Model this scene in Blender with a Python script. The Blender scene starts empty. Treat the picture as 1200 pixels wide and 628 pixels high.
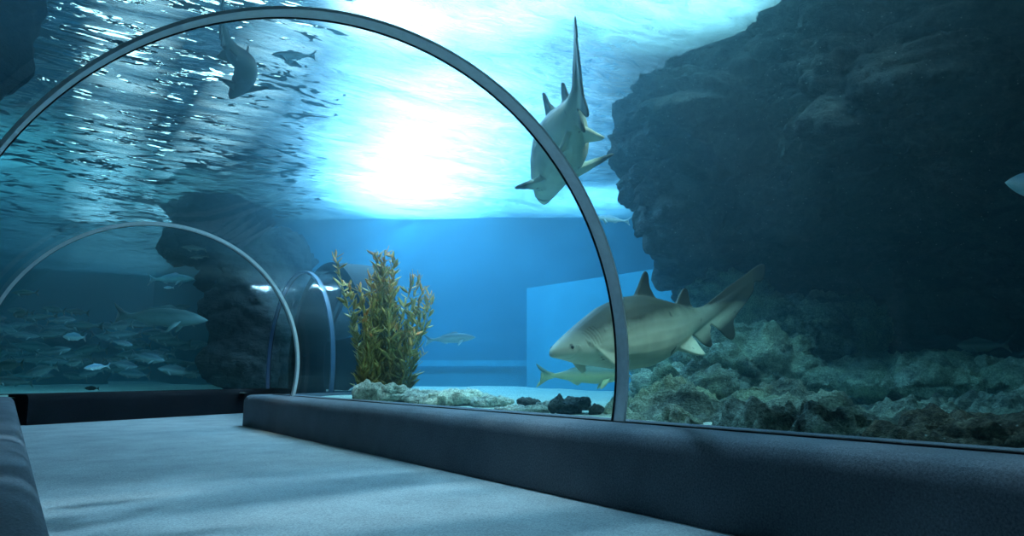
import bpy, bmesh, math, random
import numpy as np
from mathutils import Vector, Matrix, noise

random.seed(7)
C = bpy.context.scene.collection
S = bpy.context.scene
PI = math.pi

# ------------------------------------------------------------------ camera
CAM = Vector((-1.172, 0.0, 0.593))
YAW, PITCH, FPX = 0.616, 0.148, 827.0
cam = bpy.data.cameras.new('camera')
cam.sensor_fit = 'HORIZONTAL'; cam.sensor_width = 36.0
cam.lens = 36.0 * FPX / 1200.0
cam.clip_start = 0.05; cam.clip_end = 200
camo = bpy.data.objects.new('camera', cam); C.objects.link(camo)
camo.location = CAM
camo.rotation_euler = (PI / 2 + PITCH, 0, -YAW)
S.camera = camo
_F = Vector((math.sin(YAW) * math.cos(PITCH), math.cos(YAW) * math.cos(PITCH), math.sin(PITCH)))
_R = Vector((math.cos(YAW), -math.sin(YAW), 0)); _U = _R.cross(_F)


def at(px, py, d):
    """a point of the place seen in direction (px, py), d metres deep into the hall"""
    return CAM + _F * d + _R * ((px - 600) / FPX * d) - _U * ((py - 314) / FPX * d)


# ------------------------------------------------------------------ world, exposure
S.view_settings.view_transform = 'Standard'
S.view_settings.look = 'None'
S.view_settings.exposure = 0.15
S.view_settings.gamma = 1.0
S.view_settings.use_curve_mapping = False
S.cycles.use_denoising = True
S.cycles.max_bounces = 7
S.cycles.diffuse_bounces = 2
S.cycles.glossy_bounces = 2
S.cycles.transmission_bounces = 2
S.cycles.volume_bounces = 1
S.cycles.transparent_max_bounces = 24
S.cycles.sample_clamp_indirect = 4.0
S.cycles.caustics_reflective = False
S.cycles.caustics_refractive = False

W = bpy.data.worlds.new('world'); S.world = W; W.use_nodes = True
W.node_tree.nodes['Background'].inputs[0].default_value = (0.08, 0.34, 0.50, 1)
W.node_tree.nodes['Background'].inputs[1].default_value = 0.09

SURF_Z = 4.0
_cd = at(345, 314, 1) - CAM; GLINT_AZ = math.atan2(_cd.x, _cd.y)
GLINT_X = -(CAM.x * math.cos(GLINT_AZ) - CAM.y * math.sin(GLINT_AZ))
VOL_SCATTER = 0.040
VOL_ABSORB = 0.13


def lamp(name, kind, loc, energy, color, size=0.1, target=None, angle=None, blend=0.5):
    l = bpy.data.lights.new(name, kind); l.energy = energy; l.color = color
    if kind == 'AREA':
        l.shape = 'DISK'; l.size = size
    else:
        l.shadow_soft_size = size
    if kind == 'SPOT':
        l.spot_size = angle; l.spot_blend = blend
    o = bpy.data.objects.new(name, l); C.objects.link(o); o.location = loc
    if target is not None:
        o.rotation_euler = (Vector(target) - Vector(loc)).to_track_quat('-Z', 'Y').to_euler()
    return o


def over(px, d, z):
    q = at(px, 314, d); q.z = z; return q


# floodlights hanging in a row over the water: the sunburst
BL = (0.55, 0.82, 1.0)
for k_ in range(9):
    d_ = 6.3 + .95 * k_; px_ = 548 - 75 * (1 - (1 - k_ / 8) ** 1.6); e_ = 260 + 380 * k_ + 30 * k_ * k_
    lamp('spot_light', 'SPOT', over(px_, d_, 5.25), e_, BL, 0.15, over(px_ + 30, d_ + .2, 0), math.radians(150), 0.7)
# floodlight over the near water, it lights tunnel floor, plinths and sharks
lamp('spot_light', 'SPOT', (1.6, 6.8, 7.4), 27000, (0.58, 0.86, 1.0), 0.05, (-.1, 2.0, 0), math.radians(42), 1.0)
# floodlight added out of view behind the viewer to light what faces back
lamp('spot_light', 'SPOT', (2.6, -1.0, 6.6), 17000, (0.75, 0.92, .85), 0.2, (3.0, 5.3, .6), math.radians(44), 1.0)
# floodlight added, itself unseen, to brighten the rear wall beside the cliff
lamp('spot_light', 'SPOT', over(690, 13.4, 5.6), 3000, (0.5, 0.85, 1.0), 0.15, over(700, 15.5, .5), math.radians(110), 0.9)
# floodlight added out of sight to lift the rubble behind the glass
lamp('spot_light', 'SPOT', over(590, 5.6, 6.8), 9000, (0.75, 1.0, 0.92), 0.1, over(585, 6.9, .3), math.radians(34), 1.0)
# floodlight added above the seaweed as warm fill, source not in view
lamp('spot_light', 'SPOT', (1.2, 5.2, 7.0), 9500, (1.0, 0.92, 0.75), 0.1, (2.0, 6.8, .8), math.radians(26), 1.0)
# floodlight over the rear left water
lamp('spot_light', 'SPOT', (-3.5, 13.0, 8.5), 7000, (0.25, 0.80, 0.80), 0.15, (-1.5, 17.5, 0), math.radians(120), 0.9)
# floodlight over the reef slope at the right
lamp('spot_light', 'SPOT', over(800, 5.6, 6.5), 6500, (0.55, 0.92, .9), 0.1, over(800, 6.6, 0), math.radians(56), 1.0)


# ------------------------------------------------------------------ materials
class NT:
    def __init__(s, name):
        s.m = bpy.data.materials.new(name); s.m.use_nodes = True
        s.t = s.m.node_tree; s.t.nodes.clear()
        s.out = s.n('ShaderNodeOutputMaterial')

    def n(s, t, **k):
        x = s.t.nodes.new(t)
        for a, b in k.items():
            if a.startswith('i_'):
                key = a[2:]
                key = int(key) if key.isdigit() else key.replace('_', ' ')
                x.inputs[key].default_value = b
            else:
                setattr(x, a, b)
        return x

    def l(s, a, b):
        s.t.links.new(a, b)

    def coord(s, scale=(1, 1, 1), kind='Object', rot=(0, 0, 0)):
        tc = s.n('ShaderNodeTexCoord'); mp = s.n('ShaderNodeMapping')
        mp.inputs['Scale'].default_value = scale; mp.inputs['Rotation'].default_value = rot
        s.l(tc.outputs[kind], mp.inputs[0]); return mp.outputs[0]

    def noise(s, vec, scale, detail=4, rough=.55, dist=0):
        x = s.n('ShaderNodeTexNoise'); x.inputs['Scale'].default_value = scale
        x.inputs['Detail'].default_value = detail; x.inputs['Roughness'].default_value = rough
        x.inputs['Distortion'].default_value = dist
        s.l(vec, x.inputs['Vector']); return x.outputs['Fac']

    def ramp(s, fac, stops, interp='LINEAR'):
        x = s.n('ShaderNodeValToRGB'); x.color_ramp.interpolation = interp
        e = x.color_ramp.elements
        while len(e) < len(stops): e.new(0.5)
        for k, (p, c) in enumerate(stops):
            e[k].position = p
            if not hasattr(c, '__len__'): c = (c, c, c)
            e[k].color = (*c[:3], 1)
        s.l(fac, x.inputs[0]); return x.outputs[0]

    def mul(s, a, b, mode='MULTIPLY', fac=1.0):
        x = s.n('ShaderNodeMix', data_type='RGBA', blend_type=mode)
        x.inputs[0].default_value = fac if not hasattr(fac, 'links') else 0
        if hasattr(fac, 'links'): s.l(fac, x.inputs[0])
        for v, i in ((a, 6), (b, 7)):
            if hasattr(v, 'links'): s.l(v, x.inputs[i])
            else: x.inputs[i].default_value = (*v[:3], 1)
        return x.outputs[2]

    def math(s, op, a, b=None, c=None):
        x = s.n('ShaderNodeMath', operation=op)
        for i, v in enumerate((a, b, c)):
            if v is None: continue
            if hasattr(v, 'links'): s.l(v, x.inputs[i])
            else: x.inputs[i].default_value = v
        return x.outputs[0]

    def bump(s, h, strength=.5, dist=.02, normal=None):
        x = s.n('ShaderNodeBump'); x.inputs['Strength'].default_value = strength
        x.inputs['Distance'].default_value = dist
        s.l(h, x.inputs['Height'])
        if normal: s.l(normal, x.inputs['Normal'])
        return x.outputs[0]

    def principled(s, color, rough=.6, spec=.3, metal=0., normal=None):
        x = s.n('ShaderNodeBsdfPrincipled')
        for v, key in ((color, 'Base Color'), (rough, 'Roughness'), (metal, 'Metallic'), (spec, 'Specular IOR Level')):
            if hasattr(v, 'links'): s.l(v, x.inputs[key])
            elif key == 'Base Color': x.inputs[key].default_value = (*v[:3], 1)
            else: x.inputs[key].default_value = v
        if normal: s.l(normal, x.inputs['Normal'])
        s.l(x.outputs[0], s.out.inputs[0]); return s.m


def mat_carpet(name, col):
    t = NT(name); v = t.coord()
    n = t.noise(v, 130, 4, .75); n2 = t.noise(v, 3.0, 4)
    c = t.mul(t.ramp(n, [(.25, [x * .45 for x in col]), (.75, [x * 1.5 for x in col])]), t.ramp(n2, [(.3, .85), (.7, 1.1)]))
    return t.principled(c, .95, .1, normal=t.bump(n, .6, .004))


def mat_rock(name, dark, light, green, patch=.5, spec=.2, speck=True):
    t = NT(name); v = t.coord(); vs = t.coord((1, 1, 2.6), rot=(.18, .12, 0))
    a = t.noise(vs, 2.2, 8, .68, .3); b = t.noise(v, 14, 6, .7); g = t.noise(v, 1.1, 5, .6)
    c = t.ramp(a, [(.36, dark), (.64, light)])
    c = t.mul(c, t.ramp(b, [(.3, .35), (.7, 1.45)]))
    c = t.mul(c, green, 'MIX', t.ramp(g, [(.45, 0.), (.45 + .35 * (1 - patch) + .05, .85)]))
    fine = t.noise(v, 60, 3, .7)
    c = t.mul(c, t.ramp(fine, [(.3, .5), (.7, 1.5)]))
    if speck:
        sp = t.n('ShaderNodeTexVoronoi'); sp.inputs['Scale'].default_value = 16; t.l(v, sp.inputs['Vector'])
        c = t.mul(c, (.6, .75, .72), 'MIX', t.ramp(sp.outputs['Distance'], [(.05, .5), (.10, 0.)]))
    h = t.math('ADD', t.math('MULTIPLY', a, 1.0), t.math('MULTIPLY', b, .5))
    return t.principled(c, .85, spec, normal=t.bump(h, 1.0, .12))


def mat_plain(name, col, rough=.5, spec=.4, metal=0., var=.15, scale=8):
    t = NT(name); v = t.coord(); n = t.noise(v, scale, 4)
    c = t.mul(col, t.ramp(n, [(.3, 1 - var), (.7, 1 + var)]))
    return t.principled(c, rough, spec, metal)


def mat_sand():
    t = NT('tank sand'); v = t.coord()
    n = t.noise(v, 1.6, 5); f = t.noise(v, 45, 4, .7); sp = t.noise(v, 160, 2, .6)
    c = t.mul(t.ramp(n, [(.3, (.48, .62, .54)), (.7, (.66, .78, .66))]), t.ramp(f, [(.3, .5), (.7, 1.35)]))
    c = t.mul(c, t.ramp(sp, [(.35, .6), (.65, 1.3)]))
    return t.principled(c, .9, .15, normal=t.bump(f, .8, .03))


def mat_glass():
    t = NT('acrylic'); tr = t.n('ShaderNodeBsdfTransparent'); tr.inputs[0].default_value = (.97, .985, .99, 1)
    gl = t.n('ShaderNodeBsdfGlossy'); gl.inputs['Roughness'].default_value = .03
    fr = t.n('ShaderNodeLayerWeight'); fr.inputs[0].default_value = .5
    fac = t.math('ADD', t.math('MULTIPLY', t.math('POWER', fr.outputs['Facing'], 6.0), .16), .012)
    mx = t.n('ShaderNodeMixShader'); t.l(fac, mx.inputs[0]); t.l(tr.outputs[0], mx.inputs[1]); t.l(gl.outputs[0], mx.inputs[2])
    t.l(mx.outputs[0], t.out.inputs[0]); return t.m


def mat_surface():
    """underside of the wavy water surface: partly lets the hall's light in, partly mirrors the tank"""
    t = NT('water surface'); v = t.coord((.42, 1, 1), rot=(0, 0, YAW))
    w1 = t.noise(v, 2.0, 3, .5, .6); w2 = t.noise(v, 6.0, 3, .5, .8)
    h = t.math('ADD', w1, t.math('MULTIPLY', w2, .45))
    nb = t.bump(h, 1.0, .22)
    # focusing of light by the waves
    vc = t.coord((.22, 1, 1), rot=(0, 0, YAW)); c1 = t.noise(vc, 4.2, 2, .5, .6)
    foc = t.ramp(c1, [(.33, (.10, .16, .20)), (.50, (.5, .6, .65)), (.66, (1., 1., 1.))])
    tr = t.n('ShaderNodeBsdfTransparent'); t.l(foc, tr.inputs[0])
    tl = t.n('ShaderNodeBsdfTranslucent'); t.l(t.mul((.19, .27, .31), t.ramp(h, [(.45, .45), (.95, 1.2)])), tl.inputs[0]); t.l(nb, tl.inputs['Normal'])
    gl = t.n('ShaderNodeBsdfGlossy'); gl.inputs['Roughness'].default_value = .06
    gl.inputs[0].default_value = (.85, .95, 1, 1); t.l(nb, gl.inputs['Normal'])
    m1 = t.n('ShaderNodeMixShader'); m1.inputs[0].default_value = .75
    t.l(tr.outputs[0], m1.inputs[1]); t.l(tl.outputs[0], m1.inputs[2])
    m2 = t.n('ShaderNodeMixShader'); m2.inputs[0].default_value = .5
    t.l(m1.outputs[0], m2.inputs[1]); t.l(gl.outputs[0], m2.inputs[2])
    # steep wave facets: clear view out of the water
    vg = t.coord((.55, 1.0, 1), rot=(0, 0, YAW * .35)); g1 = t.noise(vg, 3.2, 2, .55, 1.8)
    big = t.noise(v, .55, 2, .5); g1 = t.math('ADD', g1, t.math('MULTIPLY', t.math('SUBTRACT', big, .5), .35))
    # painted glint mask, fading out towards the sunburst
    sx = t.n('ShaderNodeSeparateXYZ'); t.l(t.coord(rot=(0, 0, GLINT_AZ)), sx.inputs[0])
    g1 = t.math('ADD', g1, t.math('MULTIPLY', t.math('MAXIMUM', t.math('ADD', sx.outputs[0], GLINT_X), 0.), -.30))
    rf = t.n('ShaderNodeBsdfRefraction'); rf.inputs['IOR'].default_value = 1.12; rf.inputs['Roughness'].default_value = .02
    rf.inputs[0].default_value = (.9, 1, .98, 1); t.l(nb, rf.inputs['Normal'])
    m3 = t.n('ShaderNodeMixShader'); t.l(t.ramp(g1, [(.548, 0.), (.568, 1.)]), m3.inputs[0])
    t.l(m2.outputs[0], m3.inputs[1]); t.l(rf.outputs[0], m3.inputs[2])
    t.l(m3.outputs[0], t.out.inputs[0]); return t.m


def mat_emit(name, col, k):
    """added glow, faded sideways so its edges stay soft"""
    t = NT(name); e = t.n('ShaderNodeEmission'); e.inputs[0].default_value = (*col, 1)
    a = t.n('ShaderNodeAttribute', attribute_name='across')
    q = t.math('SUBTRACT', 1., t.math('POWER', t.math('ABSOLUTE', a.outputs['Fac']), 1.6))
    t.l(t.math('MULTIPLY', q, k), e.inputs[1])
    t.l(e.outputs[0], t.out.inputs[0]); t.m.cycles.emission_sampling = 'NONE'; return t.m


def mat_water():
    t = NT('sea water')
    sc = t.n('ShaderNodeVolumeScatter'); sc.inputs['Color'].default_value = (.40, .80, 1, 1)
    sc.inputs['Density'].default_value = VOL_SCATTER; sc.inputs['Anisotropy'].default_value = .72
    ab = t.n('ShaderNodeVolumeAbsorption'); ab.inputs['Color'].default_value = (.05, .66, .86, 1)
    ab.inputs['Density'].default_value = VOL_ABSORB
    ad = t.n('ShaderNodeAddShader'); t.l(sc.outputs[0], ad.inputs[0]); t.l(ab.outputs[0], ad.inputs[1])
    t.l(ad.outputs[0], t.out.inputs['Volume']); return t.m


def mat_shark(name, back, belly, spots=.5):
    t = NT(name)
    a = t.n('ShaderNodeAttribute', attribute_name='body'); sep = t.n('ShaderNodeSeparateXYZ'); t.l(a.outputs['Vector'], sep.inputs[0])
    n1 = t.noise(a.outputs['Vector'], 9, 5, .6); n2 = t.noise(a.outputs['Vector'], 26, 2, .5)
    up = t.math('ADD', sep.outputs[2], t.math('MULTIPLY', t.math('SUBTRACT', n1, .5), .06))
    c = t.mul(belly, back, 'MIX', t.ramp(t.math('ADD', t.math('MULTIPLY', up, 5.0), .55), [(.52, 0.), (.80, 1.)]))
    c = t.mul(c, t.ramp(n1, [(.3, .8), (.7, 1.15)]))
    c = t.mul(c, [x * .4 for x in back], 'MIX', t.ramp(n2, [(.66, 0.), (.72, spots)]))
    ed = t.n('ShaderNodeAttribute', attribute_name='edge')
    c = t.mul(c, (.012, .014, .012), 'MIX', t.ramp(ed.outputs['Fac'], [(.0, 0.), (.7, .9)]))
    return t.principled(c, .55, .2, normal=t.bump(n2, .15, .01))


M = dict(
    floor=mat_carpet('floor carpet', (.34, .38, .40)),
    plinth=mat_carpet('plinth carpet', (.15, .17, .20)),
    hoop=mat_plain('brushed metal', (.82, .88, .92), .42, .5, .2, .06, 30),
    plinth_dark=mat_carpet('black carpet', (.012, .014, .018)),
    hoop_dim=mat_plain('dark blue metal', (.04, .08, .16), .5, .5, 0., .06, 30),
    seal=mat_plain('black rubber seal', (.012, .014, .018), .6, .2),
    glass=mat_glass(), sand=mat_sand(), surface=mat_surface(), water=mat_water(),
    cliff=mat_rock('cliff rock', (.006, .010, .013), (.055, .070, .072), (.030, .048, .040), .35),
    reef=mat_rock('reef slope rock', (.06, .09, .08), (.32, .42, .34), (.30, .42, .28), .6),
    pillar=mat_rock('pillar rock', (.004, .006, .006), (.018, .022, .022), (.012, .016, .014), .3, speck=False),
    boulder=mat_rock('mossy brown boulder', (.05, .05, .035), (.24, .22, .15), (.16, .20, .12), .5),
    pale=mat_rock('pale rubble rock', (.38, .44, .38), (.85, .90, .80), (.55, .66, .50), .4),
    darkrock=mat_rock('dark rock', (.02, .03, .03), (.16, .19, .18), (.04, .06, .05), .4),
    bluewall=mat_plain('blue painted tank wall', (.02, .14, .22), .8, .1, 0, .12, 1.2),
    tealwall=mat_plain('dark teal tank wall', (.015, .06, .07), .8, .1, 0, .3, .5),
    paleblue=mat_plain('light blue panel', (.05, .27, .38), .8, .1, 0, .15, .9),
    black=mat_plain('black wall', (.006, .008, .01), .8, .1),
)

# ------------------------------------------------------------------ helpers


def mesh_from(verts, faces, name='m'):
    me = bpy.data.meshes.new(name); me.from_pydata([tuple(v) for v in verts], [], faces); me.update(); return me


def link_mesh(name, me, mat, parent=None, smooth=True, recenter=True):
    o = bpy.data.objects.new(name, me); C.objects.link(o)
    if mat is not None:
        me.materials.clear(); me.materials.append(mat)
    n = len(me.vertices); co = np.empty(n * 3); me.vertices.foreach_get('co', co); co = co.reshape(-1, 3)
    base = Vector((0, 0, 0))
    if recenter and n:
        base = Vector(((co[:, 0].min() + co[:, 0].max()) / 2, (co[:, 1].min() + co[:, 1].max()) / 2, co[:, 2].min()))
        co = co - np.array(base); me.vertices.foreach_set('co', co.ravel())
    o.location = base
    if parent is not None:
        o.parent = parent; o.location = base - parent.location
    me.polygons.foreach_set('use_smooth', [smooth] * len(me.polygons)); me.update()
    return o


def tag(o, label=None, cat=None, group=None, kind=None):
    if label: o['label'] = label
    if cat: o['category'] = cat
    if group: o['group'] = group
    if kind: o['kind'] = kind
    return o


def empty(name, loc):
    o = bpy.data.objects.new(name, None); C.objects.link(o); o.location = loc; o.empty_display_size = .1; return o


def evaluated(me, mods):
    """apply modifiers to a mesh and give back the new mesh"""
    o = bpy.data.objects.new('tmp', me); C.objects.link(o)
    for typ, props in mods:
        m = o.modifiers.new('m', typ)
        for k, v in props.items(): setattr(m, k, v)
    dg = bpy.context.evaluated_depsgraph_get(); dg.update()
    r = bpy.data.meshes.new_from_object(o.evaluated_get(dg))
    bpy.data.objects.remove(o)
    return r


def sweep(profile, path, closed=False):
    """profile (side, z) swept along a plan path with mitred corners"""
    P = [Vector((p[0], p[1])) for p in path]; n = len(P); V = []; Fc = []
    for i in range(n):
        if i == 0: d0 = d1 = (P[1] - P[0]).normalized()
        elif i == n - 1: d0 = d1 = (P[-1] - P[-2]).normalized()
        else: d0 = (P[i] - P[i - 1]).normalized(); d1 = (P[i + 1] - P[i]).normalized()
        r0 = Vector((d0.y, -d0.x)); r1 = Vector((d1.y, -d1.x)); m = (r0 + r1).normalized(); k = 1 / m.dot(r0)
        for s, z in profile:
            q = P[i] + m * (s * k); V.append((q.x, q.y, z))
    k = len(profile)
    for i in range(n - 1):
        for j in range(k if closed else k - 1):
            a = i * k + j; b = i * k + (j + 1) % k
            Fc.append((a, b, b + k, a + k))
    if closed:
        Fc.append(tuple(range(k - 1, -1, -1))); Fc.append(tuple((n - 1) * k + j for j in range(k)))
    return V, Fc


R = 1.4; SPR = 0.669; PT = 0.35; WI = 1.077
AZ2 = math.radians(66)
D2 = Vector((math.sin(AZ2), math.cos(AZ2))); PIV = Vector((0, 9.21))
BND = PIV + D2 * 2.3; END = BND + Vector((.5, 0)); END2 = END + Vector((.55, 0))
PATH = [(0, -5), tuple(PIV), tuple(BND), tuple(END)]


def arch(r, zlow, n=48):
    a0 = math.asin((zlow - SPR) / r)
    return [(r * math.cos(a), SPR + r * math.sin(a)) for a in np.linspace(a0, PI - a0, n)]


# ------------------------------------------------------------------ structure: water body and surface
cut_prof = arch(R + .055, PT - .02) + [(-R - .02, -.3), (R + .02, -.3)]
cv, cf = sweep(cut_prof, [(0, -9), tuple(PIV), tuple(BND), tuple(END2)], True)
cut_me = mesh_from(cv, cf)
bm = bmesh.new(); bm.from_mesh(cut_me); bmesh.ops.recalc_face_normals(bm, faces=bm.faces); bm.to_mesh(cut_me); bm.free()
cut_o = bpy.data.objects.new('cutter', cut_me); C.objects.link(cut_o)


def box_me(lo, hi):
    x0, y0, z0 = lo; x1, y1, z1 = hi
    v = [(x0, y0, z0), (x1, y0, z0), (x1, y1, z0), (x0, y1, z0), (x0, y0, z1), (x1, y0, z1), (x1, y1, z1), (x0, y1, z1)]
    f = [(0, 3, 2, 1), (4, 5, 6, 7), (0, 1, 5, 4), (1, 2, 6, 5), (2, 3, 7, 6), (3, 0, 4, 7)]
    return mesh_from(v, f)


WLO, WHI = (-14, -7, -.2), (22, 30, SURF_Z - .03)
wm = evaluated(box_me(WLO, WHI), [('BOOLEAN', dict(object=cut_o, operation='DIFFERENCE', solver='EXACT'))])
bpy.data.objects.remove(cut_o)
water = link_mesh('water', wm, M['water'], smooth=False)
tag(water, 'clear blue sea water filling the tank around the tunnel', 'water', kind='structure')

nx, ny = 90, 92
gx = np.linspace(WLO[0], WHI[0], nx); gy = np.linspace(WLO[1], WHI[1], ny)
sv = [(x, y, SURF_Z + .05 * noise.noise(Vector((x * .7, y * .7, 0)))) for y in gy for x in gx]
sf = [(j * nx + i, j * nx + i + 1, (j + 1) * nx + i + 1, (j + 1) * nx + i) for j in range(ny - 1) for i in range(nx - 1)]
surf = link_mesh('water_surface', mesh_from(sv, sf), M['surface'], recenter=False)
tag(surf, 'rippling water surface seen from below with bright glints', 'water', kind='structure')

# glowing strips added above the water to make the surface glints
M['glow_strip'] = mat_emit('added strip glow', (.66, .93, .98), 7.5); M['tint_glow'] = mat_emit('added blue tint glow', (.06, .42, .75), .5)


def glow_strip(name, pa, pb, w, mat, z=8.0, th=.1):
    a = CAM + (at(pa[0], pa[1], 1) - CAM) * ((z - CAM.z) / (at(pa[0], pa[1], 1) - CAM).z)
    b = CAM + (at(pb[0], pb[1], 1) - CAM) * ((z - CAM.z) / (at(pb[0], pb[1], 1) - CAM).z)
    d = (b - a).normalized(); n = Vector((-d.y, d.x, 0)) * w / 2
    V = []; Fc = []; A = []; m = 12
    for zz in (z, z + th):
        for k in range(m + 1):
            q = 2 * k / m - 1
            for p in (a + n * q, b + n * q * 1.6): V.append((p.x, p.y, zz)); A.append(q)
    o2 = 2 * (m + 1)
    for k in range(m):
        Fc.append((2 * k, 2 * k + 1, 2 * k + 3, 2 * k + 2)); Fc.append((o2 + 2 * k, o2 + 2 * k + 2, o2 + 2 * k + 3, o2 + 2 * k + 1))
        for e in (0, 1): Fc.append((2 * k + e, 2 * k + 2 + e, o2 + 2 * k + 2 + e, o2 + 2 * k + e))
    for k in (0, m): Fc.append((2 * k, 2 * k + 1, o2 + 2 * k + 1, o2 + 2 * k))
    me = mesh_from(V, Fc); at_ = me.attributes.new('across', 'FLOAT', 'POINT'); at_.data.foreach_set('value', A)
    o = link_mesh(name, me, mat, smooth=False)
    return tag(o, 'added glowing strip above the water glinting through the ripples', 'window', kind='structure')


glow_strip('glow_strip_1', (175, -40), (110, 262), 1.9, M['glow_strip'])
glow_strip('glow_strip_2', (345, 30), (185, 262), 2.0, M['glow_strip'])
glow_strip('tint_strip', (220, -60), (150, 262), 5.5, M['tint_glow'], 8.3)  # wide dim strip added to tint the water between the glints blue

# ------------------------------------------------------------------ structure: floor, plinths, arch glass
fv, ff = sweep([(-WI - .06, -.02), (WI + .06, -.02), (WI + .06, 0), (-WI - .06, 0)], [(0, -5), tuple(PIV), tuple(BND), tuple(END2)], True)
fl = link_mesh('floor', mesh_from(fv, ff), M['floor'], smooth=False); tag(fl, kind='structure')


def plinth(side):
    r = .085
    pr = [(WI, -.02), (WI, PT - r)]
    for a in np.linspace(0, PI / 2, 9)[1:]:
        pr.append((WI + r - r * math.cos(a), PT - r + r * math.sin(a)))
    pr += [(R + .16, PT), (R + .16, -.02)]
    pr = [(side * s, z) for s, z in pr]
    if side < 0: pr = pr[::-1]
    return pr


pv, pf = sweep(plinth(-1), [(0, -5), (0, 9.2)], True)
o = link_mesh('wall_left', mesh_from(pv, pf), M['plinth'], smooth=True); tag(o, kind='structure')
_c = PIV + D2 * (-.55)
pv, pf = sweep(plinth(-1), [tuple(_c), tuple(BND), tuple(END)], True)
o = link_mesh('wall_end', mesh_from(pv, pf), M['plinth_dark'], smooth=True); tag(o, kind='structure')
pv, pf = sweep(plinth(1), PATH, True)
o = link_mesh('wall_right', mesh_from(pv, pf), M['plinth'], smooth=True); tag(o, kind='structure')
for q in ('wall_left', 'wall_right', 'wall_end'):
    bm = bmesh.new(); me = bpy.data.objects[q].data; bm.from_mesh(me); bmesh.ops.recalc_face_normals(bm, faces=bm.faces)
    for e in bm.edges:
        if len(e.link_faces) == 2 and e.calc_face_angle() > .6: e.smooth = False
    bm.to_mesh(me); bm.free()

ai = arch(R - .0, PT, 64); ao = arch(R + .04, PT, 64)
gv, gf = sweep(ai + ao[::-1], PATH, True)
g = link_mesh('window_1', mesh_from(gv, gf), M['glass'], smooth=False); tag(g, 'clear curved acrylic tunnel vault', 'window', kind='structure')
bm = bmesh.new(); bm.from_mesh(g.data); bmesh.ops.recalc_face_normals(bm, faces=bm.faces)
for f_ in bm.faces: f_.smooth = len(f_.verts) == 4
for e in bm.edges: e.smooth = not (len(e.link_faces) == 2 and e.calc_face_angle() > .5)
bm.to_mesh(g.data); bm.free()

# narrow black gasket where the acrylic stands on each plinth
for s, nm in ((1, 'trim_1'), (-1, 'trim_2')):
    x = math.sqrt(R * R - (SPR - PT) ** 2)
    pr = [(s * (x - .016), PT - .005), (s * (x + .03), PT - .005), (s * (x + .03), PT + .006), (s * (x - .016), PT + .006)]
    tv, tf = sweep(pr, PATH, True); o = link_mesh(nm, mesh_from(tv, tf), M['seal'], smooth=False); tag(o, kind='structure')


def hoop(loc, az, label, w=.014, t=.075, mat='hoop', sw=.012):
    root = empty('tunnel_hoop', (loc[0], loc[1], PT)); d = Vector((math.sin(az), math.cos(az), 0)); rt = Vector((d.y, -d.x, 0))
    tag(root, label, 'hoop', 'metal hoops around the tunnel')

    def ring(r0, r1, y0, y1):
        V = []; Fc = []; n = 97; r1 = min(r1, R + .0)
        A = np.linspace(math.asin((PT - SPR) / r0), PI - math.asin((PT - SPR) / r0), n)
        for a in A:
            for r, y in ((r0, y0), (r1, y0), (r1, y1), (r0, y1)):
                p = Vector((loc[0], loc[1], SPR)) + rt * (r * math.cos(a)) + Vector((0, 0, r * math.sin(a))) + d * y; V.append(p)
        for i in range(n - 1):
            for j in range(4): Fc.append((i * 4 + j, i * 4 + (j + 1) % 4, i * 4 + 4 + (j + 1) % 4, i * 4 + 4 + j))
        Fc += [(3, 2, 1, 0), tuple((n - 1) * 4 + k for k in range(4))]
        me = mesh_from(V, Fc); b = bmesh.new(); b.from_mesh(me); bmesh.ops.recalc_face_normals(b, faces=b.faces)
        b.to_mesh(me); b.free(); return me
    link_mesh('metal_band', ring(R - w, R - .001, -t / 2, t / 2), M[mat], root, smooth=False)
    o = link_mesh('rubber_seal', ring(R - w - .003, R - .001, t / 2, t / 2 + sw), M['seal'], root, smooth=False)
    o['label'] = 'black rubber seal along the far edge of the metal hoop'
    return root


hoop((0, 2.641), 0.0, 'large pale metal hoop arching over the near end of the tunnel')
hoop((0, 7.594), -0.024, 'smaller looking metal hoop at the far end beside the dark doorway', .03, .055)
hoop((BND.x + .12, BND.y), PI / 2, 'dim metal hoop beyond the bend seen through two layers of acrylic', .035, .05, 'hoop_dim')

# opaque dark passage after the bend
tv, tf = sweep(arch(R + .02, -.02, 40) + arch(R + .16, -.02, 40)[::-1], [tuple(END), tuple(END2)], True)
n_ = len(tv) // 2; tf.append(tuple(n_ + j for j in range(40)))
o = link_mesh('wall_passage', mesh_from(tv, tf), M['black'], smooth=False); tag(o, kind='structure')


# ------------------------------------------------------------------ sand bed
def in_tunnel(x, y, m=0.):
    q = Vector((x, y)); h = R + .02 + m
    if abs(x) < h and y < PIV.y + x * math.tan(AZ2 / 2) * -1 + 0.0: return True
    e = q - PIV; a = e.dot(D2); b = e.dot(Vector((D2.y, -D2.x)))
    if abs(b) < h and a > -abs(b) * .7 and a < 2.3: return True
    return abs(y - BND.y) < h and BND.x - .3 < x < END2.x + .1


def sand_h(x, y):
    return .30 + .025 * noise.fractal(Vector((x * .8, y * .8, 0)), 1, 2, 4) + .05 * noise.noise(Vector((x * .25, y * .25, 3)))


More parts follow.
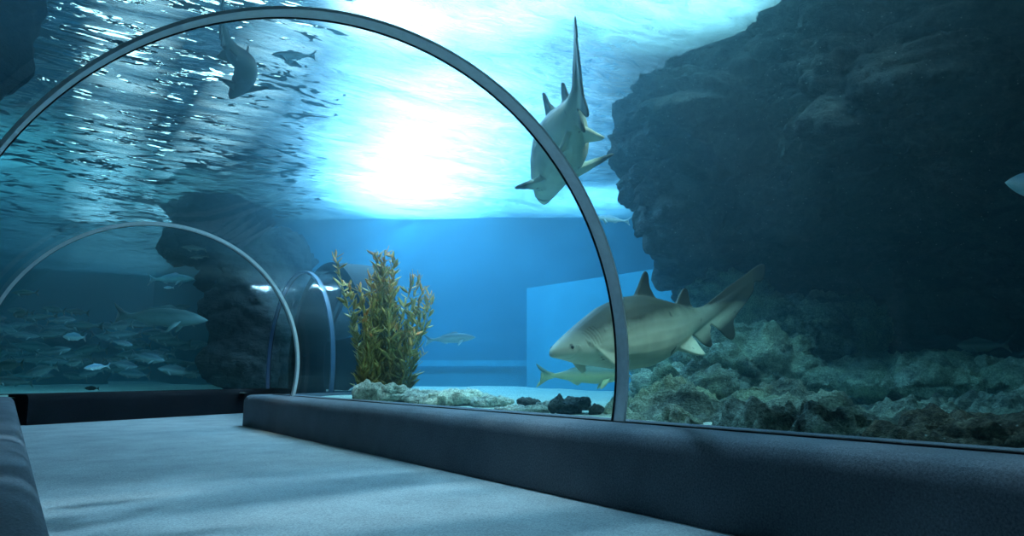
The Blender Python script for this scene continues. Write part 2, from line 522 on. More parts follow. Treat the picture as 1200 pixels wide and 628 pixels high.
gx = np.concatenate([np.arange(-14, -3, .5), np.arange(-3, 8, .1), np.arange(8, 22.1, .5)])
gy = np.concatenate([np.arange(-5, 1, .5), np.arange(1, 17, .12), np.arange(17, 30, .5)])
sv = [(x, y, sand_h(x, y)) for y in gy for x in gx]; nx = len(gx)
sf = []
for j in range(len(gy) - 1):
    for i in range(nx - 1):
        if not in_tunnel((gx[i] + gx[i + 1]) / 2, (gy[j] + gy[j + 1]) / 2): sf.append((j * nx + i, j * nx + i + 1, (j + 1) * nx + i + 1, (j + 1) * nx + i))
sand = link_mesh('sand_bed', mesh_from(sv, sf), M['sand'], recenter=False)
tag(sand, 'pale green sandy tank bottom around the tunnel', 'sand', kind='structure')


# ------------------------------------------------------------------ tank walls
def slab(name, a, b, z0, z1, th, mat):
    a = Vector(a[:2]); b = Vector(b[:2]); d = (b - a).normalized(); n = Vector((-d.y, d.x)) * th
    pts = [a, b, b + n, a + n]
    V = [(p.x, p.y, z) for z in (z0, z1) for p in pts]
    me = mesh_from(V, [(0, 3, 2, 1), (4, 5, 6, 7), (0, 1, 5, 4), (1, 2, 6, 5), (2, 3, 7, 6), (3, 0, 4, 7)])
    o = link_mesh(name, me, mat, smooth=False); tag(o, kind='structure'); return o


def gp(px, d):
    q = at(px, 314, d); return (q.x, q.y)


slab('wall_back', gp(300, 15.6), gp(1300, 15.2), 0, 5, .3, M['bluewall'])
slab('trim_3', gp(398, 15.0), gp(700, 15.0), .74, .86, .3, M['paleblue'])
slab('trim_4', gp(398, 14.6), gp(700, 14.6), 0.1, .58, .6, M['bluewall'])
slab('wall_panel', gp(617, 14.4), gp(850, 10.6), 0.1, 2.3, .25, M['paleblue'])
slab('wall_side', gp(300, 15.6), (3.2, 29.5), 0, 5, .3, M['tealwall'])
slab('wall_far', (-14, 28), (22, 28), 0, 5, .3, M['tealwall'])


# ------------------------------------------------------------------ rocks
def rock(name, blobs, mat, label, cat='rock', voxel=.06, amp=.25, freq=.9, strata=2.2, fine=.06, seed=0, group=None, kind=None, floor_z=0., xmin=None):
    bm = bmesh.new()
    for (c, r, *rot) in blobs:
        m = Matrix.Translation(c) @ (Matrix.Rotation(rot[0] if rot else 0, 4, 'Z')) @ Matrix.Diagonal((*r, 1))
        bmesh.ops.create_icosphere(bm, subdivisions=4, radius=1, matrix=m)
    me = bpy.data.meshes.new('r'); bm.to_mesh(me); bm.free()
    me = evaluated(me, [('REMESH', dict(mode='VOXEL', voxel_size=voxel)), ('SMOOTH', dict(iterations=4))])
    n = len(me.vertices); co = np.empty(n * 3); me.vertices.foreach_get('co', co); co = co.reshape(-1, 3)
    no = np.empty(n * 3); me.vertex_normals.foreach_get('vector', no); no = no.reshape(-1, 3)
    off = Vector((seed * 7.3, seed * 3.1, seed * 5.7)); out = np.empty_like(co)
    for i in range(n):
        p = Vector(co[i]); q = Vector((p.x, p.y, p.z * strata + .35 * p.x + .2 * p.y)) * freq + off
        d = noise.hetero_terrain(q, .9, 2.1, 5, .6, noise_basis='PERLIN_ORIGINAL') * .5 - .3
        d2 = noise.ridged_multi_fractal(q * 2.6, .9, 2.2, 4, 1., 2.) * .35 - .5
        w = q + noise.noise_vector(q * 1.3) * .35
        v1 = noise.voronoi(w * 1.6)[0]; v2 = noise.voronoi(w * 4.6)[0]
        cr = min(.45, v1[1] - v1[0]) / .45; cr2 = min(.4, v2[1] - v2[0]) / .4
        d3 = noise.fractal(p * (9. / max(.35, voxel * 18)), .8, 2., 3)
        out[i] = co[i] + no[i] * (amp * d + fine * d2 + fine * 1.3 * (cr ** .6 - .7) + fine * .55 * (cr2 ** .6 - .6) + fine * .22 * d3)
    out[:, 2] = np.maximum(out[:, 2], floor_z)
    if xmin is not None: out[:, 0] = np.maximum(out[:, 0], xmin)
    me.vertices.foreach_set('co', out.ravel()); me.update()
    o = link_mesh(name, me, mat)
    return tag(o, label, cat, group, kind)


def B(px, py, d, rl, ru, rd, rot=None):
    """an ellipsoid of rock: radii along the hall's width, height and depth"""
    return (at(px, py, d), (rl, rd, ru), -YAW if rot is None else rot)


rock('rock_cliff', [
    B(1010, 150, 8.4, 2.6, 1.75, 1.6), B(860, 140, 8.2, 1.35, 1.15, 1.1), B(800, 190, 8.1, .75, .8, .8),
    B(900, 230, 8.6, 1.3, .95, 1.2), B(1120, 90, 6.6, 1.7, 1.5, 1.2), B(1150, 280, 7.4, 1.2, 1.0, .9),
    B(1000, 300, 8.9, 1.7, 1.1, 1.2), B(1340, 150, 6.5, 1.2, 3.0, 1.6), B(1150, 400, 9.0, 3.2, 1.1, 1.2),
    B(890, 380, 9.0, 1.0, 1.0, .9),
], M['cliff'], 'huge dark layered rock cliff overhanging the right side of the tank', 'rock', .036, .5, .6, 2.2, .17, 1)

rock('reef_slope', [
    B(860, 440, 7.4, .95, .45, .8), B(930, 400, 8.2, 1.1, .55, .8), B(800, 470, 6.6, .55, .35, .7),
    B(850, 505, 4.3, .8, .14, .7), B(985, 513, 3.7, .7, .12, .5), B(930, 500, 4.3, .8, .13, .6), B(780, 495, 5.0, .5, .14, .5), B(1130, 497, 4.9, 1.0, .12, .8), B(1040, 455, 7.4, 1.6, .25, 1.3), B(940, 500, 5.4, 1.3, .18, .9), B(1100, 450, 6.6, 1.3, .18, 1.2),
    B(860, 360, 8.6, .5, .6, .6),
], M['reef'], 'green tinted rocky slope below the cliff behind the swimming shark', 'rock', .026, .22, 1.3, 1.4, .11, 2, floor_z=.2, xmin=R + .165)

rock('boulder', [B(1190, 522, 3.0, .50, .17, .30), B(1115, 527, 3.05, .35, .10, .25)], M['boulder'],
     'low mossy boulder close to the glass at the right edge', 'rock', .018, .10, 2.5, 1.3, .035, 3, floor_z=.2, xmin=R + .165)
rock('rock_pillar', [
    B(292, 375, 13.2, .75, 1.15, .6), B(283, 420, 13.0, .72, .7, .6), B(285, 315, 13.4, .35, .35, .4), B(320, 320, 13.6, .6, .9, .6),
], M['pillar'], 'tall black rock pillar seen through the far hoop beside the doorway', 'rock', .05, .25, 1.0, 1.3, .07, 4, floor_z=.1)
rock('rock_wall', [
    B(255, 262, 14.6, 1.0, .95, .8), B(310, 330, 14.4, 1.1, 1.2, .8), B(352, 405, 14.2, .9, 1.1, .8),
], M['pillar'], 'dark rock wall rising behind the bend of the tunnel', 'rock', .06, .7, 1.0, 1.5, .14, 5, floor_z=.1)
rock('rock_stack', [
    ((-2.0, 6.7, 3.25), (.95, 1.0, .65), 0), ((-3.2, 7.5, 2.4), (1.2, 1.6, 1.6), 0), ((-4.2, 12.5, 2.2), (1.6, 1.4, 2.2), 0), ((-2.9, 13.5, 1.5), (1.2, 1.3, 1.5), 0), ((-5.5, 10, 2.0), (1.6, 2., 2.2), 0),
], M['pillar'], 'dark rock stack at the left beyond the tunnel', 'rock', .08, .4, .7, 1.6, .1, 6, floor_z=.1)
rock('reef_bank', [
    ((-3.5, 22.5, .9), (3.2, 1.2, 1.3), 0), ((-.8, 23, .7), (2., 1.2, 1.2), 0), ((-7, 21.5, 1.2), (3, 1.2, 1.6), 0),
], M['pillar'], 'low dark reef bank behind the school of fish', 'rock', .1, .5, .6, 1.5, .12, 7, floor_z=.1)

# small rocks on the sand, behind the glass
small = [
    ('boulder', (449, 462, 7.0), (.26, .16, .22), 'pale', 'pale pointed boulder at the foot of the seaweed'),
    ('boulder', (520, 472, 6.9), (.52, .12, .4), 'pale', 'broad flat pile of pale rubble right of the seaweed'),
    ('boulder', (575, 478, 6.4), (.24, .07, .25), 'pale', 'low pale rubble mound between the seaweed and the dark stones'),
    ('stone', (620, 478, 5.9), (.09, .08, .09), 'darkrock', 'small dark stone left of the bigger dark stones'),
    ('stone', (667, 480, 5.4), (.13, .11, .12), 'darkrock', 'largest dark rounded stone on the sand left of the near hoop'),
    ('stone', (645, 481, 5.6), (.12, .07, .12), 'pale', 'pale crusted stone leaning on the dark rounded stone'),
    ('stone', (697, 486, 5.2), (.06, .05, .07), 'darkrock', 'small dark stone beside the foot of the near hoop'),
    ('stone', (755, 492, 5.0), (.16, .05, .12), 'pale', 'flat pale stone right of the near hoop'),
    ('stone', (612, 484, 5.5), (.22, .05, .2), 'pale', 'flat pale gravel hump in front of the small dark stone'),
]
for k, (nm, (px, py, d), (rl, ru, rd), mt, lab) in enumerate(small):
    c = at(px, py, d); c.z = sand_h(c.x, c.y) + ru * .25
    bl = [(c, (rl * .75, rd * .75, ru * .75), -YAW)]
    for q in range(26 if rl > .2 else 9):
        a_ = random.uniform(0, 2 * PI); rr = math.sqrt(random.random()) * .85; m_ = random.uniform(.16, .36) * (1 if rl > .2 else 1.5)
        o_ = _R * (math.cos(a_) * rr * rl) + Vector((-_R.y, _R.x, 0)) * (math.sin(a_) * rr * rd)
        o_.z = ru * (.8 * math.sqrt(1 - rr * rr) - .15)
        bl.append((c + o_, (rl * m_, ru * m_ * 1.6, ru * m_ * random.uniform(.8, 1.3)), random.uniform(0, 3)))
    rock(nm, bl, M[mt], lab, 'rock', max(.009, min(rl, ru) * .09), min(rl, ru) * .35, .5 / min(rl, ru), 1.2, min(rl, ru) * .16, 10 + k, floor_z=.24)


# ------------------------------------------------------------------ fish and sharks
def interp(tab, s):
    xs = [t[0] for t in tab]
    return [float(np.interp(s, xs, [t[k] for t in tab])) for k in range(1, len(tab[0]))]


def catmull(pts, n=80):
    P = [Vector(p) for p in pts]; P = [P[0] * 2 - P[1]] + P + [P[-1] * 2 - P[-2]]; out = []
    seg = len(P) - 3
    for i in range(seg):
        a, b, c, d = P[i:i + 4]
        for k in range(n):
            t = k / n
            out.append(.5 * ((2 * b) + (c - a) * t + (2 * a - 5 * b + 4 * c - d) * t * t + (3 * b - a - 3 * c + d) * t ** 3))
    out.append(P[-2].copy()); return out


def smooth_outline(pts, n=6):
    P = [Vector((*p, 0)) for p in pts]; m = len(P); out = []
    for i in range(m):
        a, b, c, d = P[i - 1], P[i], P[(i + 1) % m], P[(i + 2) % m]
        for k in range(n):
            t = k / n; q = .5 * ((2 * b) + (c - a) * t + (2 * a - 5 * b + 4 * c - d) * t * t + (3 * b - a - 3 * c + d) * t ** 3)
            out.append((q.x, q.y))
    return out


def blade(bm, O, A, Bv, poly, t0, t1):
    """a fin: outline poly (along A, along Bv), thickness t0 at the root to t1 at the tip"""
    O = Vector(O); A = Vector(A).normalized(); Bv = Vector(Bv).normalized(); N = A.cross(Bv).normalized()
    pts = smooth_outline(poly); bmax = max(abs(p[1]) for p in pts) or 1
    top = []; bot = []
    for a, b in pts:
        th = t0 + (t1 - t0) * abs(b) / bmax; q = O + A * a + Bv * b
        top.append(bm.verts.new(q + N * th / 2)); bot.append(bm.verts.new(q - N * th / 2))
    n = len(pts)
    for i in range(n):
        bm.faces.new((top[i], top[(i + 1) % n], bot[(i + 1) % n], bot[i]))
    f1 = bm.faces.new(top); f2 = bm.faces.new(bot[::-1])
    bmesh.ops.triangulate(bm, faces=[f1, f2])


def body_loft(bm, prof, ns=60, nr=24, power=1.0):
    """prof rows: s, centre height, up, down, half width"""
    s0, s1 = prof[0][0], prof[-1][0]; rings = []
    S_ = [s0 + (s1 - s0) * ((i / ns) ** 1.35) for i in range(ns + 1)]
    for s in S_:
        cz, u, d, w = interp(prof, s); ring = []
        for k in range(nr):
            a = 2 * PI * k / nr; y = math.cos(a) * w; z = math.sin(a); z = cz + (z * u if z > 0 else z * d)
            ring.append(bm.verts.new((s, y, z)))
        rings.append(ring)
    for i in range(ns):
        for k in range(nr):
            bm.faces.new((rings[i][k], rings[i][(k + 1) % nr], rings[i + 1][(k + 1) % nr], rings[i + 1][k]))
    bm.faces.new(rings[0][::-1]); bm.faces.new(rings[-1])


SHARK = [  # s, centre, up, down, half width
    (.000, .000, .005, .005, .006), (.012, .001, .012, .009, .016), (.04, .001, .021, .015, .030), (.08, .0, .033, .024, .044),
    (.13, .0, .047, .038, .056), (.19, .0, .064, .052, .066), (.27, .0, .084, .070, .076), (.36, .0, .096, .084, .081),
    (.44, .0, .096, .086, .078), (.52, .0, .082, .075, .066), (.60, .003, .060, .056, .050), (.67, .008, .042, .040, .035),
    (.73, .014, .030, .030, .026), (.78, .026, .024, .024, .018), (.84, .050, .020, .020, .011), (.90, .082, .015, .015, .007),
    (.96, .118, .009, .009, .004), (1.0, .143, .004, .004, .003)]


def shark_mesh(hug):
    """hug: breast fins folded down along the flanks, otherwise spread out sideways"""
    bm = bmesh.new(); body_loft(bm, SHARK)
    dors = [(-.02, -.03), (.03, .005), (.065, .045), (.095, .075), (.110, .080), (.116, .068), (.114, .035), (.128, .006), (.11, .0), (.10, -.03)]
    blade(bm, (.392, 0, .080), (1, 0, -.06), (0, 0, 1), dors, .020, .006)
    blade(bm, (.590, 0, .056), (1, 0, -.25), (0, 0, 1), [(a * .95, b * .92) for a, b in dors], .016, .006)
    blade(bm, (.655, 0, -.034), (1, 0, .16), (0, 0, -1), [(a * .85, b * .85) for a, b in dors], .014, .006)
    # caudal fin, long upper lobe with notch, short lower lobe
    cau = [(.70, .036), (.76, .052), (.82, .086), (.90, .128), (.97, .162), (1.0, .172), (1.014, .158), (1.004, .125), (.985, .104),
           (.965, .108), (.95, .072), (.91, .030), (.87, -.005), (.852, -.035), (.850, -.070), (.836, -.092), (.815, -.082), (.785, -.036), (.755, -.014), (.70, -.012)]
    blade(bm, (0, 0, 0), (1, 0, 0), (0, 0, 1), cau, .011, .005)
    for sd in (1, -1):
        pec = [(0, -.035), (.02, .02), (.06, .09), (.095, .150), (.11, .158), (.118, .142), (.115, .09), (.112, .04), (.115, .0), (.09, -.035)]
        if hug:
            blade(bm, (.115, sd * .050, .002), (1, 0, -.12), (.05, sd * .33, -.90), [(a * 1.0, b * .42) for a, b in pec], .018, .006)
        else:
            blade(bm, (.195, sd * .055, -.035), (1, 0, -.04), (.32, sd * .90, -.12), [(a * .95, b * .80) for a, b in pec], .022, .006)
        pel = [(0, -.02), (.02, .015), (.05, .055), (.075, .075), (.085, .07), (.088, .04), (.095, .0), (.08, -.02)]
        blade(bm, (.535, sd * .030, -.052), (1, 0, .10), (0, sd * .75, -.65), [(a * 1.15, b * .72) for a, b in pel], .015, .006)
    me = bpy.data.meshes.new('s'); bm.to_mesh(me); bm.free()
    for v in me.vertices: v.co *= 2.4
    me = evaluated(me, [('REMESH', dict(mode='VOXEL', voxel_size=.0075)), ('SMOOTH', dict(iterations=5, factor=.5))])
    for v in me.vertices: v.co /= 2.4
    # mouth groove and gill slits pressed into the skin
    for v in me.vertices:
        x, y, z = v.co
        if z < .01 and .03 < x < .12:
            # the mouth curve on the underside
            m = abs(x - (.050 + 14 * y * y)); 
            if abs(y) < .055 and m < .006: v.co.z += .008 * (1 - m / .006)
        if .105 < x < .165 and .006 < z < .045 and abs(y) > .03:
            ph = (x - .108 + .12 * z) / .012; m = abs(ph - round(ph))
            if m < .2: v.co.y -= math.copysign(.004 * (1 - m / .2), y)
    return me


SM = shark_mesh(False); SH = shark_mesh(True)


def pose(me0, spine, ups, s_scale=1.02, girth=1.):
    """bend a straight body (x nose to tail, y side, z up) along a world spine"""
    pts = catmull(spine); L = [0]
    for a, b in zip(pts, pts[1:]): L.append(L[-1] + (b - a).length)
    tot = L[-1]; TL = tot / s_scale
    P = np.array([list(p) for p in pts]); L = np.array(L)
    me = me0.copy(); n = len(me.vertices); co = np.empty(n * 3); me.vertices.foreach_get('co', co); co = co.reshape(-1, 3)
    if not me.attributes.get('body'):
        a = me.attributes.new('body', 'FLOAT_VECTOR', 'POINT'); a.data.foreach_set('vector', co.ravel())
        e = me.attributes.new('edge', 'FLOAT', 'POINT')
        r = np.zeros(n)
        prof = np.array([interp(SHARK, min(max(x, 0), 1)) for x in co[:, 0]])
        du = co[:, 2] - (prof[:, 0] + prof[:, 1]); dd = (prof[:, 0] - prof[:, 2]) - co[:, 2]; dw = np.abs(co[:, 1]) - prof[:, 3]
        r = np.clip((np.maximum(np.maximum(du, dd), dw * 1.0) - .022) / .05, 0, 1)
        r = np.maximum(r, np.clip((co[:, 0] - .955) / .04, 0, 1) * .6)
        e.data.foreach_set('value', r)
    d = np.clip(co[:, 0], 0, s_scale) * TL
    X = np.stack([np.interp(d, L, P[:, k]) for k in range(3)], 1)
    h = .03 * TL
    Ta = np.stack([np.interp(np.minimum(d + h, tot), L, P[:, k]) - np.interp(np.maximum(d - h, 0), L, P[:, k]) for k in range(3)], 1)
    Ta /= np.linalg.norm(Ta, axis=1)[:, None]
    u = np.linspace(0, 1, len(ups)); Uh = np.array([list(v) for v in ups])
    Ux = np.stack([np.interp(d / tot, u, Uh[:, k]) for k in range(3)], 1)
    Ux -= Ta * (Ux * Ta).sum(1)[:, None]; Ux /= np.linalg.norm(Ux, axis=1)[:, None]
    Lt = np.cross(Ux, Ta)
    g = girth + (1 - girth) * np.clip((co[:, 0:1] - .62) / .2, 0, 1)
    out = X + Lt * co[:, 1:2] * TL * g + Ux * co[:, 2:3] * TL * g
    me.vertices.foreach_set('co', out.ravel()); me.update()

    def mp(s, l, z):
        dd = s * TL; x = np.array([np.interp(dd, L, P[:, k]) for k in range(3)])
        t = np.array([np.interp(min(dd + h, tot), L, P[:, k]) - np.interp(max(dd - h, 0), L, P[:, k]) for k in range(3)]); t /= np.linalg.norm(t)
        uu = np.array([np.interp(dd / tot, u, Uh[:, k]) for k in range(3)]); uu -= t * uu.dot(t); uu /= np.linalg.norm(uu)
        return Vector(x + np.cross(uu, t) * l * TL + uu * z * TL), TL
    return me, mp


def make_shark(name, spine, ups, mat, label, eyes=True, cat='shark', s_scale=1.02, girth=1., me0=None):
    me, mp = pose(me0 or SM, spine, ups, s_scale, girth)
    o = link_mesh(name, me, mat); tag(o, label, cat)
    if eyes:
        for sd in (1, -1):
            p, TL = mp(.055, sd * .0325 * girth, .010 * girth)
            bm = bmesh.new(); bmesh.ops.create_uvsphere(bm, u_segments=12, v_segments=8, radius=.0055 * TL, matrix=Matrix.Translation(p))
            em = bpy.data.meshes.new('e'); bm.to_mesh(em); bm.free()
            e = link_mesh('eye', em, M['eye'], o); e['label'] = 'small pale ringed eye'
    return o


M['eye'] = mat_plain('fish eye', (.02, .02, .015), .2, .6)
M['shark'] = mat_shark('shark skin', (.05, .047, .028), (.60, .62, .46), .7)
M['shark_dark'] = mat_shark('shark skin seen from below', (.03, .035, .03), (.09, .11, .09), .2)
UP = Vector((0, 0, 1))
make_shark('sand_tiger_shark', [at(646, 416, 4.95), at(685, 406, 5.18), at(727, 395, 5.4), at(775, 386, 5.62), at(815, 378, 5.8), at(858, 369, 5.85), at(910, 359, 5.75)],
           [UP, UP, UP], M['shark'], girth=1.45, me0=SH, label= 'big grey brown shark swimming left across the near hoop above the reef')
make_shark('sand_tiger_shark', [at(638, 239, 6.5), at(646, 205, 6.15), at(662, 160, 5.6), at(678, 118, 5.0), at(682, 95, 4.8), at(681, 70, 4.55)],
           [UP + _R * -.35, UP + _R * -.45, UP + _R * -.1], M['shark'], girth=1.3, label= 'pale bellied shark overhead seen from below with its tail pointing straight up')
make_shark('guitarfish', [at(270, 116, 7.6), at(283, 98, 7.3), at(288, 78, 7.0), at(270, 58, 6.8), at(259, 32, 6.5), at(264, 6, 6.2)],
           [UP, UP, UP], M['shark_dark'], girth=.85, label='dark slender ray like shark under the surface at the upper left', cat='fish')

# bony fish: straight canonical body bent a little
FISH = [(.0, .0, .004, .004, .004), (.03, .0, .03, .028, .02), (.10, .0, .075, .065, .045), (.22, .0, .12, .10, .065), (.38, .0, .14, .12, .068),
        (.55, .0, .115, .10, .05), (.70, .0, .065, .06, .028), (.80, .0, .03, .03, .014), (.86, .0, .026, .026, .008)]


def fish_mesh(deep=1.0, fork=1.0):
    bm = bmesh.new(); pr = [(s, c, u * deep, d * deep, w) for s, c, u, d, w in FISH]
    body_loft(bm, pr, 22, 12)
    blade(bm, (0, 0, 0), (1, 0, 0), (0, 0, 1), [(.80, .02), (.88, .05), (.97, .12 * fork), (1.0, .14 * fork), (.98, .09 * fork), (.92, .0), (.98, -.09 * fork), (1.0, -.14 * fork), (.97, -.12 * fork), (.88, -.05), (.80, -.02)], .012, .006)
    blade(bm, (.30, 0, .125 * deep), (1, 0, -.08), (0, 0, 1), [(0, -.04), (.05, .035), (.10, .05), (.2, .03), (.34, .01), (.38, -.04)], .012, .005)
    blade(bm, (.52, 0, -.09 * deep), (1, 0, .18), (0, 0, -1), [(0, -.03), (.03, .035), (.07, .04), (.14, .012), (.2, -.03)], .01, .005)
    for sd in (1, -1):
        blade(bm, (.24, sd * .055, -.03), (1, 0, -.3), (0, sd * .5, -.8), [(0, 0), (.03, .05), (.09, .09), (.11, .08), (.07, .0)], .008, .004)
    bmesh.ops.recalc_face_normals(bm, faces=bm.faces)
    me = bpy.data.meshes.new('f'); bm.to_mesh(me); bm.free()
    a = me.attributes.new('body', 'FLOAT_VECTOR', 'POINT'); co = np.empty(len(me.vertices) * 3); me.vertices.foreach_get('co', co); a.data.foreach_set('vector', co)
    me.attributes.new('edge', 'FLOAT', 'POINT')
    return me


FM = fish_mesh(); FS = fish_mesh(.72, .9)
M['silver'] = mat_shark('silver fish skin', (.09, .15, .17), (.30, .42, .44), .1)
M['bright'] = mat_shark('bright silver fish skin', (.35, .55, .70), (.85, .95, .98), .0)
M['teal'] = mat_shark('teal fish skin', (.04, .08, .08), (.17, .26, .25), .1)
M['dark'] = mat_shark('dark fish skin', (.012, .016, .018), (.03, .035, .035), .0)
M['yellow'] = mat_shark('yellow tailed fish skin', (.10, .16, .12), (.40, .42, .20), .2)


def fish(px, py, d, length, mat, label, head='L', turn=0., tilt=0., bend=.06, me0=None, group=None, name='fish', cat='fish'):
    """a fish centred in direction (px,py) at depth d, nose to the hall's left or right"""
    c = at(px, py, d); s = -1 if head == 'L' else 1
    hv = (Matrix.Rotation(turn, 3, 'Z') @ (_R * s)).normalized(); hv = (hv * math.cos(tilt) + UP * math.sin(tilt)).normalized()
    side = hv.cross(UP).normalized()
    pts = [c + hv * length * .5, c + side * bend * length * .5, c - hv * length * .5 - side * bend * length]
    me, _ = pose(me0 or FM, pts, [UP, UP], 1.0)
    o = link_mesh(name, me, mat); return tag(o, label, cat, group)


fish(345, 65, 7.0, .46, M['silver'], 'slim grey fish right of the dark shark near the surface', 'L', me0=FS, tilt=.05)
fish(718, 257, 7.6, .38, M['bright'], 'small pale yellowish fish between the upper shark and the cliff', 'L', me0=FS, tilt=.15)
fish(527, 397, 9.5, .70, M['silver'], 'faint blue fish gliding right in front of the far tank wall', 'R', me0=FS, tilt=.06)
fish(684, 440, 7.3, .98, M['yellow'], 'dim long fish with yellowish tail under the swimming shark', 'R', me0=FS)
fish(1152, 405, 6.2, .46, M['teal'], 'dark fish hiding in front of the rocks at the right', 'L')
fish(108, 455, 9.9, .22, M['dark'], 'small black fish low over the sand behind the far plinth', 'L', me0=FM)
fish(228, 291, 11, .42, M['teal'], 'upper of two dim fish left of the rock pillar top', 'L', me0=FS, tilt=.1)
fish(234, 301, 11, .32, M['teal'], 'lower of two dim fish left of the rock pillar top', 'L', me0=FS, tilt=-.1)
fish(200, 327, 16, 1.1, M['bright'], 'thin bright blue streak shaped fish below the far surface', 'R', me0=FS)
fish(198, 337, 14, .22, M['bright'], 'tiny white fish under the bright blue streak shaped fish', 'L')
fish(186, 372, 12.5, 1.75, M['teal'], 'largest grey green fish above the school seen through the far hoop', 'R', me0=FS, tilt=-.06)
fish(1262, 222, 5.2, 1.05, M['bright'], 'pale snouted fish entering from the right edge of the tank', 'L', tilt=.1)
fish(30, 309 + 34, 12, .5, M['teal'], 'dim fish at the left above the whole school', 'L', me0=FS)
# nearer fish of the school
near_school = [
    (25, 368, 11.5, .50, 'teal', 'L', .0, 'faint fish at the upper left corner of the school'),
    (88, 395, 12.0, .50, 'bright', 'L', .05, 'bright blue backed fish in the middle of the school'),
    (15, 409, 11.0, .42, 'silver', 'L', .12, 'small bright headed fish at the left edge of the school'),
    (62, 412, 11.5, .52, 'teal', 'R', .18, 'dim slanting fish just right of the small bright headed fish'),
    (88, 425, 11.2, .42, 'silver', 'L', -.1, 'plump fish immediately left of the brightest white fish'),
    (114, 430, 11.0, .36, 'bright', 'L', -.1, 'brightest white blue fish low in the school'),
    (12, 428, 10.8, .62, 'teal', 'L', -.05, 'large dull fish cut by the left frame edge in the lower school'),
    (50, 434, 10.5, .58, 'silver', 'L', -.22, 'big upturned grey fish right above the sand at the left'),
    (15, 447, 10.4, .56, 'teal', 'L', .05, 'lowest fish at the left edge skimming the sand'),
    (142, 402, 12, .36, 'silver', 'R', -.2, 'short pale fish diving below the largest fish'),
]
for px, py, d, ln, mt, hd, tl, lab in near_school:
    fish(px, py, d, ln, M[mt], lab, hd, random.uniform(-.5, .5), tl, .05, FM, 'fish in the school', )
taken = [Vector(o_.location) for o_ in C.objects if o_.name.startswith('fish')]; made = 0; tries = 0
while made < 84 and tries < 4000:
    tries += 1
    px = random.uniform(-10, 225); py = 358 + 84 * random.random() ** .8; d = random.uniform(12.2, 16.5)
    if py > 432: d = min(d, 13.5)
    c_ = at(px, py, d); ln = random.uniform(.48, .85)
    if min((c_ - q).length for q in taken) < ln * .62: continue
    taken.append(c_); made += 1
    fish(px, py, d, ln, M[random.choice(('teal', 'teal', 'silver'))],
         'grey green fish among the many alike in the dense school beyond the far hoop', random.choice('LLR'), random.uniform(-.6, .6), random.uniform(-.2, .2), .06, random.choice((FM, FS)), 'fish deep in the school')


# ------------------------------------------------------------------ seaweed
def mat_weed(name):
    t = NT(name); a = t.n('ShaderNodeAttribute', attribute_name='h'); n = t.noise(t.coord(), 22, 3, .6)
    f = t.math('ADD', a.outputs['Fac'], t.math('MULTIPLY', t.math('SUBTRACT', n, .5), .9))
    c = t.ramp(f, [(.0, (.14, .13, .04)), (.45, (.36, .33, .09)), (.72, (.55, .42, .12)), (.95, (.85, .30, .09))])
    return t.principled(c, .6, .3)


M['weed'] = mat_weed('olive seaweed')


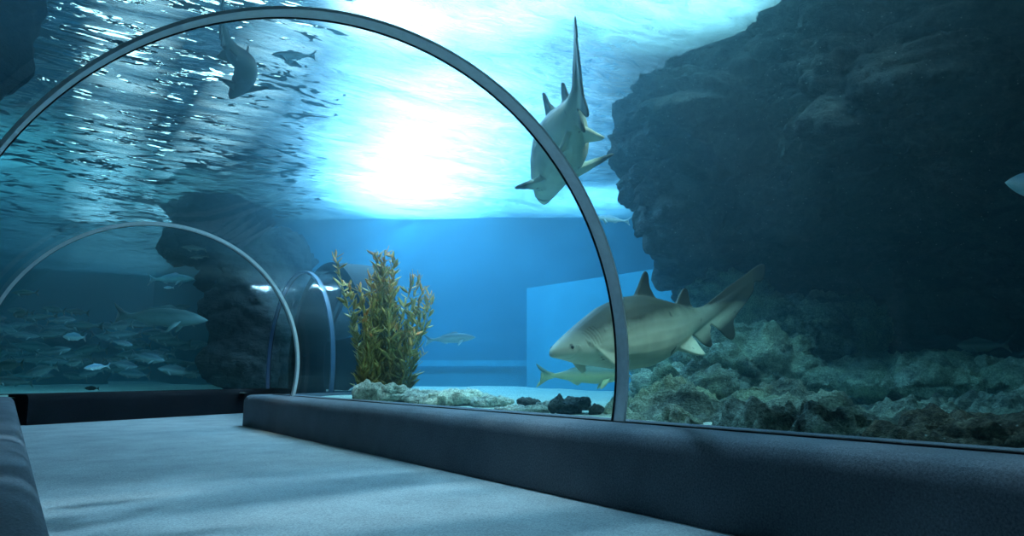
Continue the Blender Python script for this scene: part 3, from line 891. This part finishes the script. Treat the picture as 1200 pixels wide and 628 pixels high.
def seaweed(base, stems, label):
    root = empty('seaweed', base); tag(root, label, 'seaweed', 'artificial seaweed clump')
    for (dx, dy, hgt, lx, ly, dens) in stems:
        V = []; Fc = []; H = []; Vs = []; Fs = []; Hs = []
        n = 26; pts = []
        ph = random.uniform(0, 6)
        for i in range(n + 1):
            t = i / n
            p = Vector((dx + lx * t ** 1.4 + .025 * math.sin(t * 7 + ph) * t, dy + ly * t ** 1.4 + .025 * math.cos(t * 6 + ph) * t, hgt * 1.06 * t - .03)); pts.append(p)
        for i, p in enumerate(pts):
            r = .007 * (1 - .6 * i / n)
            for k in range(5): Vs.append(p + Vector((math.cos(k * 1.257) * r, math.sin(k * 1.257) * r, 0))); Hs.append(i / n)
        for i in range(n):
            for k in range(5): Fs.append((i * 5 + k, i * 5 + (k + 1) % 5, i * 5 + 5 + (k + 1) % 5, i * 5 + 5 + k))
        nl = int(dens * hgt * .72)
        for j in range(nl):
            t = (j + random.random()) / nl; t = .05 + .95 * t; p = pts[min(n, int(t * n))]
            a = random.uniform(0, 2 * PI); el = random.uniform(.25, 1.2)
            dr = Vector((math.cos(a) * math.cos(el), math.sin(a) * math.cos(el), math.sin(el)))
            sd = dr.cross(UP).normalized(); sd = (Matrix.Rotation(random.uniform(-.9, .9), 3, dr) @ sd); nn = dr.cross(sd)
            ln = random.uniform(.09, .19) * (1 - .3 * t); w = ln * random.uniform(.12, .18); b = len(V)
            prof = [(0, .15), (.25, .8), (.5, 1.), (.75, .7), (1., .04)]
            for (q, ww) in prof:
                c = p + dr * ln * q + nn * (-.12 * ln * q * q)
                V += [c - sd * w * ww, c + nn * .004, c + sd * w * ww, c - nn * .002]; H += [t] * 4
            for i in range(4):
                for k in range(4): Fc.append((b + i * 4 + k, b + i * 4 + (k + 1) % 4, b + i * 4 + 4 + (k + 1) % 4, b + i * 4 + 4 + k))
        off = Vector(base)
        ms = mesh_from([v + off for v in Vs], Fs); a = ms.attributes.new('h', 'FLOAT', 'POINT'); a.data.foreach_set('value', [h * .6 for h in Hs])
        st = link_mesh('stem', ms, M['weed'], root)
        ml = mesh_from([v + off for v in V], Fc); a = ml.attributes.new('h', 'FLOAT', 'POINT'); a.data.foreach_set('value', [h * .85 for h in H])
        lf = link_mesh('leaves', ml, M['weed'], None, smooth=True)
        lf.parent = st; lf.location = lf.location - root.location - st.location


wb = at(440, 466, 7.3); wb.z = sand_h(wb.x, wb.y)
rt2 = Vector((_R.x, _R.y)); fw2 = Vector((_F.x, _F.y)).normalized()


def stem(l, f, h, leanl, leanf, dens=70):
    p = rt2 * l + fw2 * f; q = rt2 * leanl + fw2 * leanf; return (p.x, p.y, h, q.x, q.y, dens)


S1 = [stem(-.10, 0, 1.50, -.40, .0), stem(-.14, .05, 1.2, -.22, .1)]
S2 = [stem(-.05 + .018 * k, random.uniform(-.12, .15), random.uniform(1.15, 1.52), random.uniform(-.16, .10), random.uniform(-.1, .1), 85) for k in range(13)]
S2 += [stem(-.15 + .05 * k, random.uniform(-.1, .1), random.uniform(.5, .95), random.uniform(-.1, .12), .05, 95) for k in range(8)]
S3 = [stem(.12 + .035 * k, random.uniform(-.1, .2), random.uniform(1.0, 1.32), random.uniform(.12, .42), random.uniform(0, .3), 80) for k in range(7)]
S3 += [stem(.1 + .05 * k, random.uniform(-.1, .1), random.uniform(.4, .75), random.uniform(.1, .3), .05, 90) for k in range(4)]
seaweed(wb, S1 + S2 + S3, 'tall olive seaweed clump with orange tips behind the plinth')
